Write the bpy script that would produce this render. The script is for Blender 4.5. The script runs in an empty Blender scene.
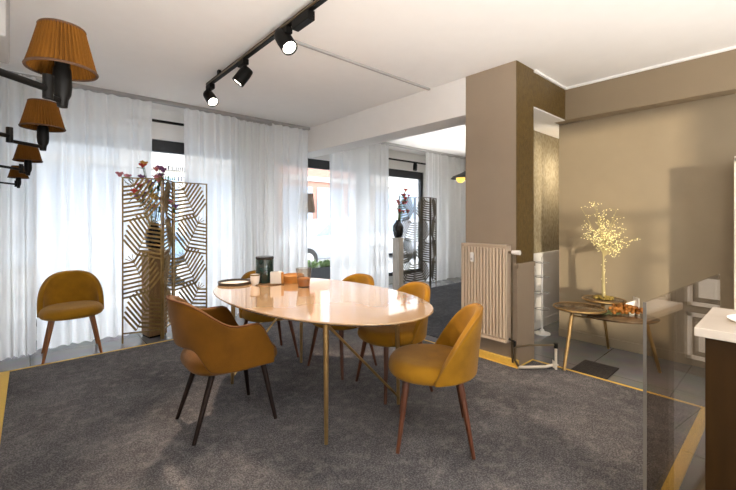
import bpy, bmesh, math, random
from mathutils import Vector, Matrix
random.seed(7)
PI = math.pi
S = bpy.context.scene
COL = S.collection

# ------------------------------------------------------------------ materials
def newmat(name):
    m = bpy.data.materials.new(name); m.use_nodes = True
    nt = m.node_tree
    b = nt.nodes.get('Principled BSDF')
    return m, nt, b

def mat(name, col, rough=0.6, metal=0.0, var=0.0, scale=8.0, bump=0.0, bscale=None, sheen=0.0, spec=0.5, col2=None, coat=0.0, emit=None, estr=0.0, stretch=None, detail=4):
    m, nt, b = newmat(name)
    b.inputs['Roughness'].default_value = rough
    b.inputs['Metallic'].default_value = metal
    b.inputs['Specular IOR Level'].default_value = spec
    b.inputs['Sheen Weight'].default_value = sheen
    b.inputs['Coat Weight'].default_value = coat
    c = (*col, 1)
    tc = nt.nodes.new('ShaderNodeTexCoord')
    mp = nt.nodes.new('ShaderNodeMapping')
    nt.links.new(tc.outputs['Object'], mp.inputs['Vector'])
    if stretch: mp.inputs['Scale'].default_value = stretch
    n = nt.nodes.new('ShaderNodeTexNoise')
    n.inputs['Scale'].default_value = scale; n.inputs['Detail'].default_value = detail
    nt.links.new(mp.outputs[0], n.inputs['Vector'])
    r = nt.nodes.new('ShaderNodeValToRGB')
    c2 = col2 if col2 else tuple(x*(1-var) for x in col)
    r.color_ramp.elements[0].position = 0.3; r.color_ramp.elements[1].position = 0.7
    r.color_ramp.elements[0].color = (*c2, 1); r.color_ramp.elements[1].color = c
    nt.links.new(n.outputs['Fac'], r.inputs['Fac'])
    nt.links.new(r.outputs['Color'], b.inputs['Base Color'])
    if bump > 0:
        n2 = nt.nodes.new('ShaderNodeTexNoise')
        n2.inputs['Scale'].default_value = bscale or scale*6; n2.inputs['Detail'].default_value = 3
        nt.links.new(mp.outputs[0], n2.inputs['Vector'])
        bp = nt.nodes.new('ShaderNodeBump'); bp.inputs['Strength'].default_value = bump; bp.inputs['Distance'].default_value = 0.01
        nt.links.new(n2.outputs['Fac'], bp.inputs['Height'])
        nt.links.new(bp.outputs[0], b.inputs['Normal'])
    if emit:
        b.inputs['Emission Color'].default_value = (*emit, 1); b.inputs['Emission Strength'].default_value = estr
    return m

def sheer_mat(name, col, transp, var=0.12):
    m, nt, b = newmat(name)
    out = nt.nodes['Material Output']; nt.nodes.remove(b)
    tr = nt.nodes.new('ShaderNodeBsdfTransparent'); tl = nt.nodes.new('ShaderNodeBsdfTranslucent'); df = nt.nodes.new('ShaderNodeBsdfDiffuse')
    tl.inputs['Color'].default_value = (*col, 1); df.inputs['Color'].default_value = (*col, 1)
    m1 = nt.nodes.new('ShaderNodeMixShader'); m1.inputs[0].default_value = 0.42
    nt.links.new(tl.outputs[0], m1.inputs[1]); nt.links.new(df.outputs[0], m1.inputs[2])
    m2 = nt.nodes.new('ShaderNodeMixShader')
    # more cloth seen edge-on: fine weave lets less through at a slant
    lw = nt.nodes.new('ShaderNodeLayerWeight'); lw.inputs['Blend'].default_value = 0.35
    mr = nt.nodes.new('ShaderNodeMapRange'); mr.inputs['To Min'].default_value = 1-transp; mr.inputs['To Max'].default_value = 1.0
    nt.links.new(lw.outputs['Facing'], mr.inputs['Value'])
    nt.links.new(mr.outputs[0], m2.inputs[0])
    nt.links.new(tr.outputs[0], m2.inputs[1]); nt.links.new(m1.outputs[0], m2.inputs[2])
    nt.links.new(m2.outputs[0], out.inputs['Surface'])
    return m

def glass_mat(name, tint=(1,1,1), ior=1.45, rough=0.0, boost=0.0):
    # thin architectural glass: clear straight through, mirror at a slant
    m, nt, b = newmat(name)
    out = nt.nodes['Material Output']; nt.nodes.remove(b)
    tr = nt.nodes.new('ShaderNodeBsdfTransparent'); tr.inputs['Color'].default_value = (*tint, 1)
    gl = nt.nodes.new('ShaderNodeBsdfGlossy'); gl.inputs['Roughness'].default_value = rough
    lw = nt.nodes.new('ShaderNodeLayerWeight'); lw.inputs['Blend'].default_value = .5
    pw = nt.nodes.new('ShaderNodeMath'); pw.operation = 'POWER'; pw.inputs[1].default_value = 5.0
    nt.links.new(lw.outputs['Facing'], pw.inputs[0])
    mr = nt.nodes.new('ShaderNodeMapRange'); mr.inputs['To Min'].default_value = ((ior-1)/(ior+1))**2 + boost; mr.inputs['To Max'].default_value = 1.0
    nt.links.new(pw.outputs[0], mr.inputs['Value'])
    mx = nt.nodes.new('ShaderNodeMixShader'); nt.links.new(mr.outputs[0], mx.inputs[0])
    nt.links.new(tr.outputs[0], mx.inputs[1]); nt.links.new(gl.outputs[0], mx.inputs[2])
    nt.links.new(mx.outputs[0], out.inputs['Surface'])
    return m

def emis(name, col, s):
    m, nt, b = newmat(name)
    b.inputs['Base Color'].default_value = (*col, 1)
    b.inputs['Emission Color'].default_value = (*col, 1); b.inputs['Emission Strength'].default_value = s
    return m

def tile_mat(name, c1, c2, grout, w, h, rough):
    m, nt, b = newmat(name)
    tc = nt.nodes.new('ShaderNodeTexCoord'); br = nt.nodes.new('ShaderNodeTexBrick')
    br.offset = 0.0; br.inputs['Color1'].default_value = (*c1,1); br.inputs['Color2'].default_value = (*c2,1); br.inputs['Mortar'].default_value = (*grout,1)
    br.inputs['Scale'].default_value = 1.0; br.inputs['Brick Width'].default_value = w; br.inputs['Row Height'].default_value = h; br.inputs['Mortar Size'].default_value = 0.004
    nt.links.new(tc.outputs['Object'], br.inputs['Vector'])
    n = nt.nodes.new('ShaderNodeTexNoise'); n.inputs['Scale'].default_value = 5
    nt.links.new(tc.outputs['Object'], n.inputs['Vector'])
    mx = nt.nodes.new('ShaderNodeMixRGB'); mx.blend_type = 'MULTIPLY'; mx.inputs[0].default_value = 0.35
    nt.links.new(br.outputs['Color'], mx.inputs[1]); nt.links.new(n.outputs['Color'], mx.inputs[2])
    nt.links.new(mx.outputs[0], b.inputs['Base Color'])
    b.inputs['Roughness'].default_value = rough
    return m

def carpet_mat(name, c1, c2, c3):
    m, nt, b = newmat(name)
    tc = nt.nodes.new('ShaderNodeTexCoord')
    n1 = nt.nodes.new('ShaderNodeTexNoise'); n1.inputs['Scale'].default_value = 2.2; n1.inputs['Detail'].default_value = 5; n1.inputs['Roughness'].default_value = .65
    n2 = nt.nodes.new('ShaderNodeTexNoise'); n2.inputs['Scale'].default_value = 130; n2.inputs['Detail'].default_value = 4
    n4 = nt.nodes.new('ShaderNodeTexNoise'); n4.inputs['Scale'].default_value = 14; n4.inputs['Detail'].default_value = 6; n4.inputs['Roughness'].default_value = .7
    for n in (n1, n2, n4): nt.links.new(tc.outputs['Object'], n.inputs['Vector'])
    r1 = nt.nodes.new('ShaderNodeValToRGB'); r1.color_ramp.elements[0].position = .28; r1.color_ramp.elements[1].position = .78
    r1.color_ramp.elements[0].color = (*c1,1); r1.color_ramp.elements[1].color = (*c2,1)
    nt.links.new(n1.outputs['Fac'], r1.inputs['Fac'])
    r2 = nt.nodes.new('ShaderNodeValToRGB'); r2.color_ramp.elements[0].position = .42; r2.color_ramp.elements[1].position = .68
    r2.color_ramp.elements[0].color = (.18,.18,.18,1); r2.color_ramp.elements[1].color = (1,1,1,1)
    nt.links.new(n2.outputs['Fac'], r2.inputs['Fac'])
    mx = nt.nodes.new('ShaderNodeMixRGB'); mx.blend_type = 'MULTIPLY'; mx.inputs[0].default_value = .74
    nt.links.new(r1.outputs[0], mx.inputs[1]); nt.links.new(r2.outputs[0], mx.inputs[2])
    r4 = nt.nodes.new('ShaderNodeValToRGB'); r4.color_ramp.elements[0].position = .5; r4.color_ramp.elements[1].position = .7
    r4.color_ramp.elements[0].color = (0,0,0,1); r4.color_ramp.elements[1].color = (1,1,1,1)
    nt.links.new(n4.outputs['Fac'], r4.inputs['Fac'])
    m2 = nt.nodes.new('ShaderNodeMixRGB'); nt.links.new(mx.outputs[0], m2.inputs[1]); m2.inputs[2].default_value = (*c3,1)
    ml = nt.nodes.new('ShaderNodeMath'); ml.operation = 'MULTIPLY'; ml.inputs[1].default_value = .32
    nt.links.new(r4.outputs[0], ml.inputs[0]); nt.links.new(ml.outputs[0], m2.inputs[0])
    nt.links.new(m2.outputs[0], b.inputs['Base Color'])
    b.inputs['Roughness'].default_value = 1.0; b.inputs['Specular IOR Level'].default_value = 0.1
    bp = nt.nodes.new('ShaderNodeBump'); bp.inputs['Strength'].default_value = .9; bp.inputs['Distance'].default_value = .012
    nt.links.new(n2.outputs['Fac'], bp.inputs['Height']); nt.links.new(bp.outputs[0], b.inputs['Normal'])
    return m

M = {}
M['ceiling'] = mat('ceiling_paint', (.88,.86,.84), .9, var=.02)
M['white_wall'] = mat('white_wall_paint', (.86,.85,.83), .9, var=.02)
M['beige_wall'] = mat('beige_wall_paint', (.33,.265,.178), .55, var=.04, spec=.3)
M['taupe'] = mat('taupe_pillar_paint', (.315,.245,.178), .75, var=.04)
M['soffit'] = mat('soffit_paint', (.27,.205,.13), .75, var=.03)
M['wallpaper'] = mat('gold_wallpaper', (.135,.083,.018), .5, var=.5, scale=45, bump=.3, col2=(.07,.04,.008), stretch=(1,1,.5))
M['wallpaper2'] = mat('mottled_wallpaper', (.30,.26,.18), .9, scale=28, spec=.1, col2=(.19,.155,.09), stretch=(1.5,1,1), detail=6)
M['wainscot_white'] = mat('white_wainscot', (.80,.78,.75), .6, var=.04)
M['tile'] = tile_mat('grey_floor_tile', (.24,.24,.245), (.20,.20,.205), (.10,.10,.10), .9, .6, .22)
M['tile_brown'] = M['tile']
M['rug'] = carpet_mat('rug_pile', (.145,.142,.150), (.31,.295,.30), (.42,.38,.36))
M['rug2'] = carpet_mat('blue_carpet_pile', (.10,.105,.12), (.17,.175,.19), (.22,.22,.23))
M['binding'] = mat('yellow_binding', (.70,.45,.08), .7, var=.12, bump=.2, scale=60)
M['sheer'] = sheer_mat('sheer_curtain', (.95,.95,.95), .15)
M['drape'] = sheer_mat('dense_curtain', (.86,.85,.84), .06)
M['black'] = mat('black_metal', (.0045,.004,.0035), .5, var=.2, spec=.15)
M['frame_black'] = mat('window_frame_black', (.02,.022,.025), .5, var=.2)
M['velvet'] = mat('mustard_velvet', (.33,.155,.006), .8, var=.3, scale=9, sheen=.12, spec=.15, bump=.15, bscale=160)
M['velvet_dark'] = mat('shaded_amber_velvet', (.19,.074,.0025), .75, var=.35, scale=6, sheen=.12, spec=.15, bump=.15, bscale=160)  # same velvet in a burnt tone, armchair's shade included in the colour
M['piping'] = mat('mustard_piping', (.30,.14,.008), .8, var=.15)
M['piping_dark'] = mat('amber_piping', (.16,.05,.004), .8, var=.15)
M['leg_red'] = mat('reddish_walnut', (.13,.038,.014), .4, var=.45, scale=6, stretch=(6,6,1))
M['leg_orange'] = mat('warm_walnut', (.30,.105,.025), .4, var=.4, scale=6, stretch=(6,6,1))
M['leg_dark'] = mat('dark_stained_wood', (.022,.011,.008), .45, spec=.25, var=.5, scale=6, stretch=(6,6,1))
M['brass'] = mat('brushed_brass', (.50,.32,.13), .35, metal=.9, var=.15, scale=30)
M['gold'] = mat('aged_gold_metal', (.36,.235,.085), .4, metal=.7, var=.45, scale=14)
M['silver_gold'] = mat('champagne_metal', (.12,.095,.06), .4, metal=.6, var=.4, scale=14)
M['dark_bronze'] = mat('dark_bronze', (.20,.15,.09), .4, metal=.7, var=.3)
M['marble_table'] = mat('cream_marble', (.50,.32,.165), .10, var=.14, scale=3, detail=8, spec=.5, coat=.8)
M['marble_white'] = mat('white_marble', (.60,.54,.47), .25, var=.12, scale=5, detail=8)
M['shade'] = mat('amber_pleated_fabric', (.125,.047,.005), .9, spec=.1, var=.3, scale=20, sheen=.0, stretch=(1,1,.2))
M['shade_trim'] = mat('shade_trim', (.055,.020,.004), .8, var=.2)
M['ivory'] = mat('radiator_enamel', (.58,.47,.36), .4, var=.03)
M['white'] = mat('white_enamel', (.85,.84,.82), .4, var=.04)
M['white_pipe'] = mat('painted_pipe', (.72,.65,.55), .45, var=.05)
M['wood_dark'] = mat('dark_brown_veneer', (.032,.0145,.003), .5, spec=.12, var=.3, scale=3, stretch=(8,8,1))
M['wood_ped'] = mat('pedestal_oak', (.34,.19,.08), .55, var=.35, scale=6, stretch=(8,8,1))
M['wood_pale'] = mat('pedestal_bleached', (.66,.60,.53), .6, var=.3, scale=6, stretch=(8,8,1))
M['wood_top'] = mat('walnut_table_top', (.17,.105,.055), .22, var=.35, scale=5, stretch=(1,6,1))
M['vase_black'] = mat('black_ceramic', (.015,.015,.018), .25, var=.2)
M['green_can'] = mat('dark_green_glass', (.012,.035,.028), .15, var=.3, coat=.4)
M['amber'] = mat('amber_wax', (.66,.24,.04), .4, var=.2)
M['honey'] = mat('honey_wood', (.62,.29,.07), .45, var=.2, scale=8)
M['paper'] = mat('white_card', (.82,.78,.72), .7, var=.04)
M['tray_rim'] = mat('tray_rim', (.05,.04,.03), .4, var=.2)
M['glass'] = glass_mat('clear_glass', (.84,.81,.77), boost=.05)
M['panel_glass'] = glass_mat('partition_glass', (.90,.87,.83), ior=1.5)
M['edge'] = mat('ground_glass_edge', (.11,.10,.09), .5, var=.1)
M['win_glass'] = glass_mat('window_glass', (.98,.99,1.0), ior=1.3)
M['lens'] = emis('lamp_lens', (1.0,.93,.80), 6)
M['led'] = emis('led_bead', (1.0,.88,.45), .22)
M['pale_twig'] = mat('pale_twig', (.46,.38,.18), .6, var=.2)
M['pebble'] = mat('gold_pebble', (.45,.32,.07), .35, metal=.4, var=.4, scale=40)
M['orange_pod'] = mat('dried_orange_pod', (.42,.15,.015), .6, var=.6, scale=40)
M['leaf_green'] = mat('leaf_green', (.10,.17,.04), .6, var=.4, scale=20)
M['purple'] = mat('purple_petal', (.30,.11,.27), .7, var=.4, scale=30)
M['pink'] = mat('pink_petal', (.70,.26,.30), .7, var=.3, scale=30)
M['redp'] = mat('red_petal', (.62,.06,.04), .7, var=.3, scale=30)
M['yellowp'] = mat('yellow_petal', (.75,.42,.08), .7, var=.3, scale=30)
M['taupe_shade'] = mat('taupe_lamp_shade', (.36,.29,.24), .8, var=.1)
M['mat_dark'] = mat('dark_doormat', (.045,.036,.030), .95, var=.4, scale=60, bump=.4)
M['cab_grey'] = mat('cabinet_grey_lacquer', (.17,.14,.105), .45, var=.1)
M['cab_white'] = mat('cabinet_white_moulding', (.80,.74,.66), .45, var=.04)
M['facade1'] = mat('cream_render', (.30,.29,.27), .9, var=.1)
M['facade2'] = mat('red_brick', (.26,.13,.10), .9, var=.25, scale=12)
M['facade3'] = mat('pale_blue_render', (.24,.27,.30), .9, var=.1)
M['facade_win'] = mat('street_window_glass', (.16,.22,.30), .15, var=.3)
M['asphalt'] = mat('asphalt', (.20,.20,.20), .9, var=.2)
M['pave'] = mat('pavement', (.28,.28,.27), .9, var=.15)
M['car_white'] = mat('white_car_paint', (.34,.36,.39), .2, var=.02, coat=.6)
M['car_blue'] = mat('blue_grey_car_paint', (.20,.28,.36), .2, var=.02, coat=.6)
M['tyre'] = mat('tyre_rubber', (.02,.02,.02), .8, var=.2)
M['letter_dark'] = mat('dark_vinyl', (.05,.06,.10), .6, var=.1)
M['letter_green'] = mat('green_vinyl', (.10,.30,.10), .6, var=.1)
M['letter_blue'] = mat('blue_vinyl', (.12,.16,.42), .6, var=.1)
M['grey_plastic'] = mat('grey_trim', (.42,.41,.40), .6, var=.1)
M['gold_in'] = mat('gold_leaf_inside', (.85,.55,.10), .4, metal=.5, var=.1, emit=(1,.68,.15), estr=.6)

# ------------------------------------------------------------------ mesh helpers
class MB:
    def __init__(s): s.b = bmesh.new()
    def box(s, x0,x1,y0,y1,z0,z1, mtx=None):
        vs = [s.b.verts.new(Vector(p)) for p in [(x0,y0,z0),(x1,y0,z0),(x1,y1,z0),(x0,y1,z0),(x0,y0,z1),(x1,y0,z1),(x1,y1,z1),(x0,y1,z1)]]
        for f in ((0,3,2,1),(4,5,6,7),(0,1,5,4),(1,2,6,5),(2,3,7,6),(3,0,4,7)): s.b.faces.new([vs[i] for i in f])
        if mtx:
            for v in vs: v.co = mtx @ v.co
        return s
    def bar(s, p, q, w, t, up=(0,0,1)):
        p, q = Vector(p), Vector(q); d = (q-p); L = d.length; d.normalize()
        u = Vector(up); sx = d.cross(u)
        if sx.length < 1e-5: sx = d.cross(Vector((1,0,0)))
        sx.normalize(); uu = sx.cross(d)
        m = Matrix.Translation(p) @ Matrix((( d.x,sx.x,uu.x,0),(d.y,sx.y,uu.y,0),(d.z,sx.z,uu.z,0),(0,0,0,1)))
        return s.box(0,L,-w/2,w/2,-t/2,t/2,m)
    def rings(s, rings, closed_u=True, cap=True):
        R = [[s.b.verts.new(Vector(p)) for p in r] for r in rings]
        n = len(R[0])
        for a, b in zip(R, R[1:]):
            for i in range(n if closed_u else n-1):
                j = (i+1) % n
                s.b.faces.new((a[i], a[j], b[j], b[i]))
        if cap and closed_u:
            s.b.faces.new(list(reversed(R[0]))); s.b.faces.new(R[-1])
        return s
    def cyl(s, p, q, r0, r1=None, n=14, cap=True):
        return s.tube([p, q], [r0, r1 if r1 is not None else r0], n, cap)
    def tube(s, pts, r, n=10, cap=True):
        pts = [Vector(p) for p in pts]
        if not isinstance(r, (list, tuple)): r = [r]*len(pts)
        rings = []; prev = None
        for i, p in enumerate(pts):
            d = (pts[min(i+1,len(pts)-1)] - pts[max(i-1,0)]).normalized()
            if prev is None:
                a = Vector((0,0,1)) if abs(d.z) < .9 else Vector((1,0,0))
                u = d.cross(a).normalized()
            else:
                u = (prev - d*prev.dot(d)).normalized()
            prev = u; v = d.cross(u)
            rings.append([p + (u*math.cos(k*2*PI/n) + v*math.sin(k*2*PI/n))*r[i] for k in range(n)])
        return s.rings(rings, True, cap)
    def lathe(s, prof, c=(0,0,0), n=32, sx=1, sy=1, exp=2.0, cap=True, mtx=None):
        rings = []
        for r, z in prof:
            ring = []
            for k in range(n):
                t = k*2*PI/n; ct, st = math.cos(t), math.sin(t)
                x = math.copysign(abs(ct)**(2/exp), ct); y = math.copysign(abs(st)**(2/exp), st)
                p = Vector((r*sx*x, r*sy*y, z))
                if mtx: p = mtx @ p
                ring.append(p + Vector(c))
            rings.append(ring)
        return s.rings(rings, True, cap)
    def sphere(s, c, r, n=8, m=6, sz=1.0):
        prof = [(max(1e-4, r*math.sin(PI*i/m)), -r*sz*math.cos(PI*i/m)) for i in range(m+1)]
        return s.lathe(prof, c, n)
    def grid(s, P):
        V = [[s.b.verts.new(Vector(p)) for p in row] for row in P]
        for a, b in zip(V, V[1:]):
            for i in range(len(a)-1): s.b.faces.new((a[i], a[i+1], b[i+1], b[i]))
        return s
    def prism(s, poly, axis, a, b):
        # poly: 2D points; axis 'x','y','z' is the extrusion axis
        def P(u, v, w): return {'x':(w,u,v),'y':(u,w,v),'z':(u,v,w)}[axis]
        A = [s.b.verts.new(P(u,v,a)) for u,v in poly]; B = [s.b.verts.new(P(u,v,b)) for u,v in poly]
        s.b.faces.new(A); s.b.faces.new(list(reversed(B)))
        for i in range(len(A)):
            j = (i+1) % len(A); s.b.faces.new((A[i], B[i], B[j], A[j]))
        return s
    def build(s, name, material, parent=None, smooth=False, bevel=0, subsurf=0, solid=0, loc=None):
        bmesh.ops.recalc_face_normals(s.b, faces=s.b.faces)
        me = bpy.data.meshes.new(name); s.b.to_mesh(me); s.b.free()
        me.materials.append(material)
        if smooth:
            for p in me.polygons: p.use_smooth = True
        o = bpy.data.objects.new(name, me); COL.objects.link(o)
        if parent: o.parent = parent
        if loc: o.location = loc
        if solid:
            md = o.modifiers.new('solid', 'SOLIDIFY'); md.thickness = solid; md.offset = 0
        if bevel:
            md = o.modifiers.new('bevel', 'BEVEL'); md.width = bevel; md.segments = 2; md.limit_method = 'ANGLE'
        if subsurf:
            md = o.modifiers.new('sub', 'SUBSURF'); md.levels = subsurf; md.render_levels = subsurf
        if smooth == 'auto':
            md = o.modifiers.new('es', 'EDGE_SPLIT'); md.split_angle = math.radians(40)
        return o

def tag(o, label, cat, group=None):
    o['label'] = label; o['category'] = cat
    if group: o['group'] = group
    return o
def thing(name, label, cat, loc=(0,0,0), rotz=0, group=None):
    o = bpy.data.objects.new(name, None); COL.objects.link(o)
    o.location = loc; o.rotation_euler = (0,0,rotz); o.empty_display_size = .05
    return tag(o, label, cat, group)
def struct(o): o['kind'] = 'structure'; return o
def copy_tree(o, parent=None):
    c = o.copy(); COL.objects.link(c)
    if parent: c.parent = parent
    for ch in list(o.children): copy_tree(ch, c)
    return c

CEIL = 2.67
RUG = 0.014
# ------------------------------------------------------------------ room shell
XE = 7.6; YB = -2.6; YW = 5.35
struct(MB().box(-.5, XE+.2, YB-.2, YW+.25, -.12, 0).build('floor', M['tile']))
struct(MB().box(-.5, XE+.2, YB-.2, YW+.25, CEIL, CEIL+.12).build('ceiling', M['ceiling']))
struct(MB().box(-.45, -.21, YB, 4.72, 0, CEIL).build('wall_left', M['white_wall']))
struct(MB().box(-.45, -.33, 4.72, YW, 0, CEIL).build('wall_bay', M['white_wall']))
# window wall: piers, lintel and low kerb around three openings
wins = [(-.28, 2.27), (2.85, 4.62), (4.80, 6.40)]
w = MB(); HT, HB = 2.30, .14
xs = [-.45] + [v for a in wins for v in a] + [XE]
for i in range(0, len(xs), 2): w.box(xs[i], xs[i+1], YW, YW+.22, 0, CEIL)
for a, b in wins:
    w.box(a, b, YW, YW+.22, HT, CEIL); w.box(a, b, YW, YW+.22, 0, HB)
struct(w.build('wall_window', M['white_wall']))
for i, (a, b) in enumerate(wins):
    f = MB(); y0, y1 = YW+.04, YW+.11
    f.box(a, b, y0, y1, HT-.15, HT).box(a, b, y0, y1, HB, HB+.07).box(a, a+.07, y0, y1, HB, HT).box(b-.07, b, y0, y1, HB, HT)
    fr = struct(f.build(f'window_{i+1}', M['frame_black']))
    MB().box(a+.07, b-.07, YW+.07, YW+.078, HB+.07, HT-.15).build('pane', M['win_glass'], fr)
# far end wall, back wall with a window behind the viewer
struct(MB().box(XE, XE+.15, 2.0, YW+.22, 0, CEIL).build('wall_end', M['white_wall']))
bw = (.70, 1.97)
b = MB().box(-.45, bw[0], YB-.2, YB, 0, CEIL).box(bw[1], 4.52, YB-.2, YB, 0, CEIL).box(bw[0], bw[1], YB-.2, YB, 0, .25).box(bw[0], bw[1], YB-.2, YB, 2.45, CEIL)
struct(b.build('wall_back', M['beige_wall']))
# right wall and soffit
struct(MB().box(4.37, 4.52, YB, 1.73, 0, CEIL).build('wall_right', M['beige_wall']))
struct(MB().box(4.21, 4.37, YB, 1.73, 2.33, CEIL).build('trim_soffit', M['soffit'], bevel=.004))
struct(MB().box(4.355, 4.37, YB, 1.73, 0, .09).build('baseboard_right', M['beige_wall'], bevel=.004))
# passage wall behind the pillar
wp = struct(MB().box(3.48, XE, 2.02, 2.12, 0, CEIL).build('wall_passage', M['wallpaper2']))
MB().box(3.48, 5.3, 2.005, 2.02, 0, .88).box(3.48, 5.3, 1.995, 2.02, .86, .89).box(3.48, 5.3, 1.998, 2.02, 0, .10).build('wainscot', M['wainscot_white'], wp)
struct(MB().box(5.3, 5.4, 1.5, 2.02, 0, CEIL).box(4.52, 5.4, 1.4, 1.5, 0, CEIL).build('wall_nook', M['beige_wall']))
# pillar
PX0, PX1, PY0, PY1 = 3.156, 3.48, 1.61, 2.12
pil = struct(MB().box(PX0, PX1, PY0, PY1, 0, CEIL).build('wall_pillar', M['taupe']))
MB().box(PX0+.004, PX1, PY0-.006, PY0, .90, CEIL).build('wallpaper', M['wallpaper'], pil)
MB().box(PX0, PX1, PY0-.012, PY0, 0, .88).box(PX0, PX1, PY0-.022, PY0, .86, .90).build('wainscot', M['taupe'], pil)
hd = struct(MB().box(PX1, 4.21, PY0, 2.02, 2.325, CEIL).build('wall_header', M['white_wall']))
MB().box(PX1, 4.21, PY0-.006, PY0, 2.335, CEIL).build('wallpaper', M['wallpaper'], hd)
struct(MB().box(4.21, 4.37, 1.73, 2.02, 2.325, CEIL).box(4.37,5.4,1.5,2.02,2.325,CEIL).build('trim_passage', M['white_wall']))
struct(MB().box(PX0-.03, PX0, PY0-.03, PY1+.05, 0, .07).build('baseboard_pillar', M['binding'], bevel=.004))
# beam from the pillar to the window side
struct(MB().box(PX0, PX1, PY1, YW, 2.30, CEIL).build('trim_beam', M['ceiling'], bevel=.006))
# plaster downstand high on the left wall
struct(MB().box(-.21, -.072, 2.10, 2.47, 2.02, CEIL).build('trim_duct', M['grey_plastic'], bevel=.01))
# cable conduit on ceiling
struct(MB().box(1.42, PX0, 2.555, 2.58, CEIL-.018, CEIL).build('trim_conduit', M['grey_plastic']))
# grey curtain rail along the ceiling
struct(MB().box(-.21, PX0, 4.86, 4.94, CEIL-.035, CEIL).box(1.9, 2.7, 4.94, 5.03, CEIL-.035, CEIL).box(PX1, XE, 4.86, 4.94, CEIL-.035, CEIL).build('trim_curtain_rail', M['grey_plastic']))

struct(MB().box(4.19, 4.21, YB, 1.60, CEIL-.022, CEIL).box(PX1,4.21,1.585,1.604,CEIL-.022,CEIL).build('trim_cove', M['white_wall']))
# back window frame (behind the viewer) whose bars the low light crosses
bf = MB()
y0, y1 = YB-.14, YB-.08
for x in (bw[0]+.03, bw[1]-.01, 1.87): bf.box(x-.022, x+.022, y0, y1, .25, 2.45)
for z in (.28, 1.46, 2.42): bf.box(bw[0], bw[1], y0, y1, z-.04, z+.04)
for z in (1.05, 1.26): bf.box(1.50, bw[1], y0, y1, z-.03, z+.03)
bf.box(1.50, 1.56, y0, y1, .28, 1.46)
bwin = struct(bf.build('window_4', M['frame_black']))
MB().box(bw[0], bw[1], YB-.112, YB-.108, .25, 2.45).build('pane', M['win_glass'], bwin)

# ------------------------------------------------------------------ floor coverings
RX0, RX1, RY0, RY1 = -.127, 3.10, .42, 4.36
RX2, RYN = 3.39, 1.57
rug = tag(MB().prism([(RX0,RY0),(RX2,RY0),(RX2,RYN),(RX1,RYN),(RX1,RY1),(RX0,RY1)], 'z', 0, RUG).build('rug', M['rug']), 'large dark grey brown carpet edged in yellow under the marble dining table', 'rug')
e = MB(); t = RUG
e.box(RX0-.10, RX0, RY0-.05, RY1+.035, 0, t); e.box(RX0, RX1, RY1, RY1+.035, 0, t); e.box(RX1, RX1+.025, RYN, RY1+.035, 0, t); e.box(RX2, RX2+.034, RY0-.05, RYN+.02, 0, t); e.box(RX1+.025, RX2, RYN, RYN+.02, 0, t); e.box(RX0, RX2, RY0-.055, RY0, 0, t)
o = e.build('binding', M['binding'], rug, bevel=.003); o['label'] = 'yellow edge binding'
tag(MB().box(3.30, 7.4, 2.16, 4.50, 0, .010).build('carpet', M['rug2']), 'blue grey carpet in the far room beyond the beam and radiator', 'carpet')
tag(MB().box(3.44, 3.78, 1.00, 1.27, 0, .010).build('doormat', M['mat_dark'], bevel=.003), 'small dark doormat on grey tiles beneath the stepped coffee table', 'doormat')

# ------------------------------------------------------------------ curtains
def curtain(x0, x1, y, label, m, fold=.13, amp=.035, z1=CEIL-.036, z0=.012, group=None, seed=0):
    rnd = random.Random(seed)
    n = int((x1-x0)/.012); ph = rnd.random()*6
    us = [x0 + (x1-x0)*i/n for i in range(n+1)]
    offs = []
    acc = ph
    for i, x in enumerate(us):
        acc += 2*PI/fold*(x1-x0)/n*(1+.45*math.sin(x*3.1+ph)+.3*math.sin(x*7.7+2*ph))
        offs.append(acc)
    zs = [z0, z0+.4, .9, 1.5, 2.1, z1-.12, z1]
    P = []
    for k, z in enumerate(zs):
        a = amp*(1.15 - .35*(z/z1))
        P.append([(x + .012*math.sin(o_*.5+z*.8), y + a*math.sin(o_ + .10*math.sin(z*2+ph)) + a*.35*math.sin(o_*.37+z*.5), z) for x, o_ in zip(us, offs)])
    o = MB().grid(P).build('curtain', m, smooth=True)
    return tag(o, label, 'curtain', group)
G = 'floor length curtains along the shopfront windows'
curtain(-.31, .035, 4.80, 'dense off-white drape gathered at the far left beside the wall lamps', M['drape'], .075, .035, group=G, seed=1)
curtain(.05, 1.03, 4.92, 'wide sheer white curtain behind the lone mustard chair', M['sheer'], .14, .030, group=G, seed=2)
curtain(1.40, 2.06, 4.92, 'sheer white curtain just right of the gold palm screen', M['sheer'], .11, .030, group=G, seed=3)
curtain(2.00, 2.62, 5.00, 'sheer curtain with tight folds hanging before the white window pier', M['sheer'], .075, .032, group=G, seed=4)
curtain(2.55, 3.13, 4.90, 'sheer curtain ending at the ceiling beam, left of the narrow street view', M['sheer'], .10, .034, group=G, seed=5)
curtain(3.55, 4.86, 4.92, 'wide white curtain between the narrow street view and the far screen', M['sheer'], .17, .040, group=G, seed=6)
curtain(5.96, 7.5, 4.92, 'white curtain at the far right end behind the far screen and radiator', M['sheer'], .15, .035, group=G, seed=7)

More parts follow.
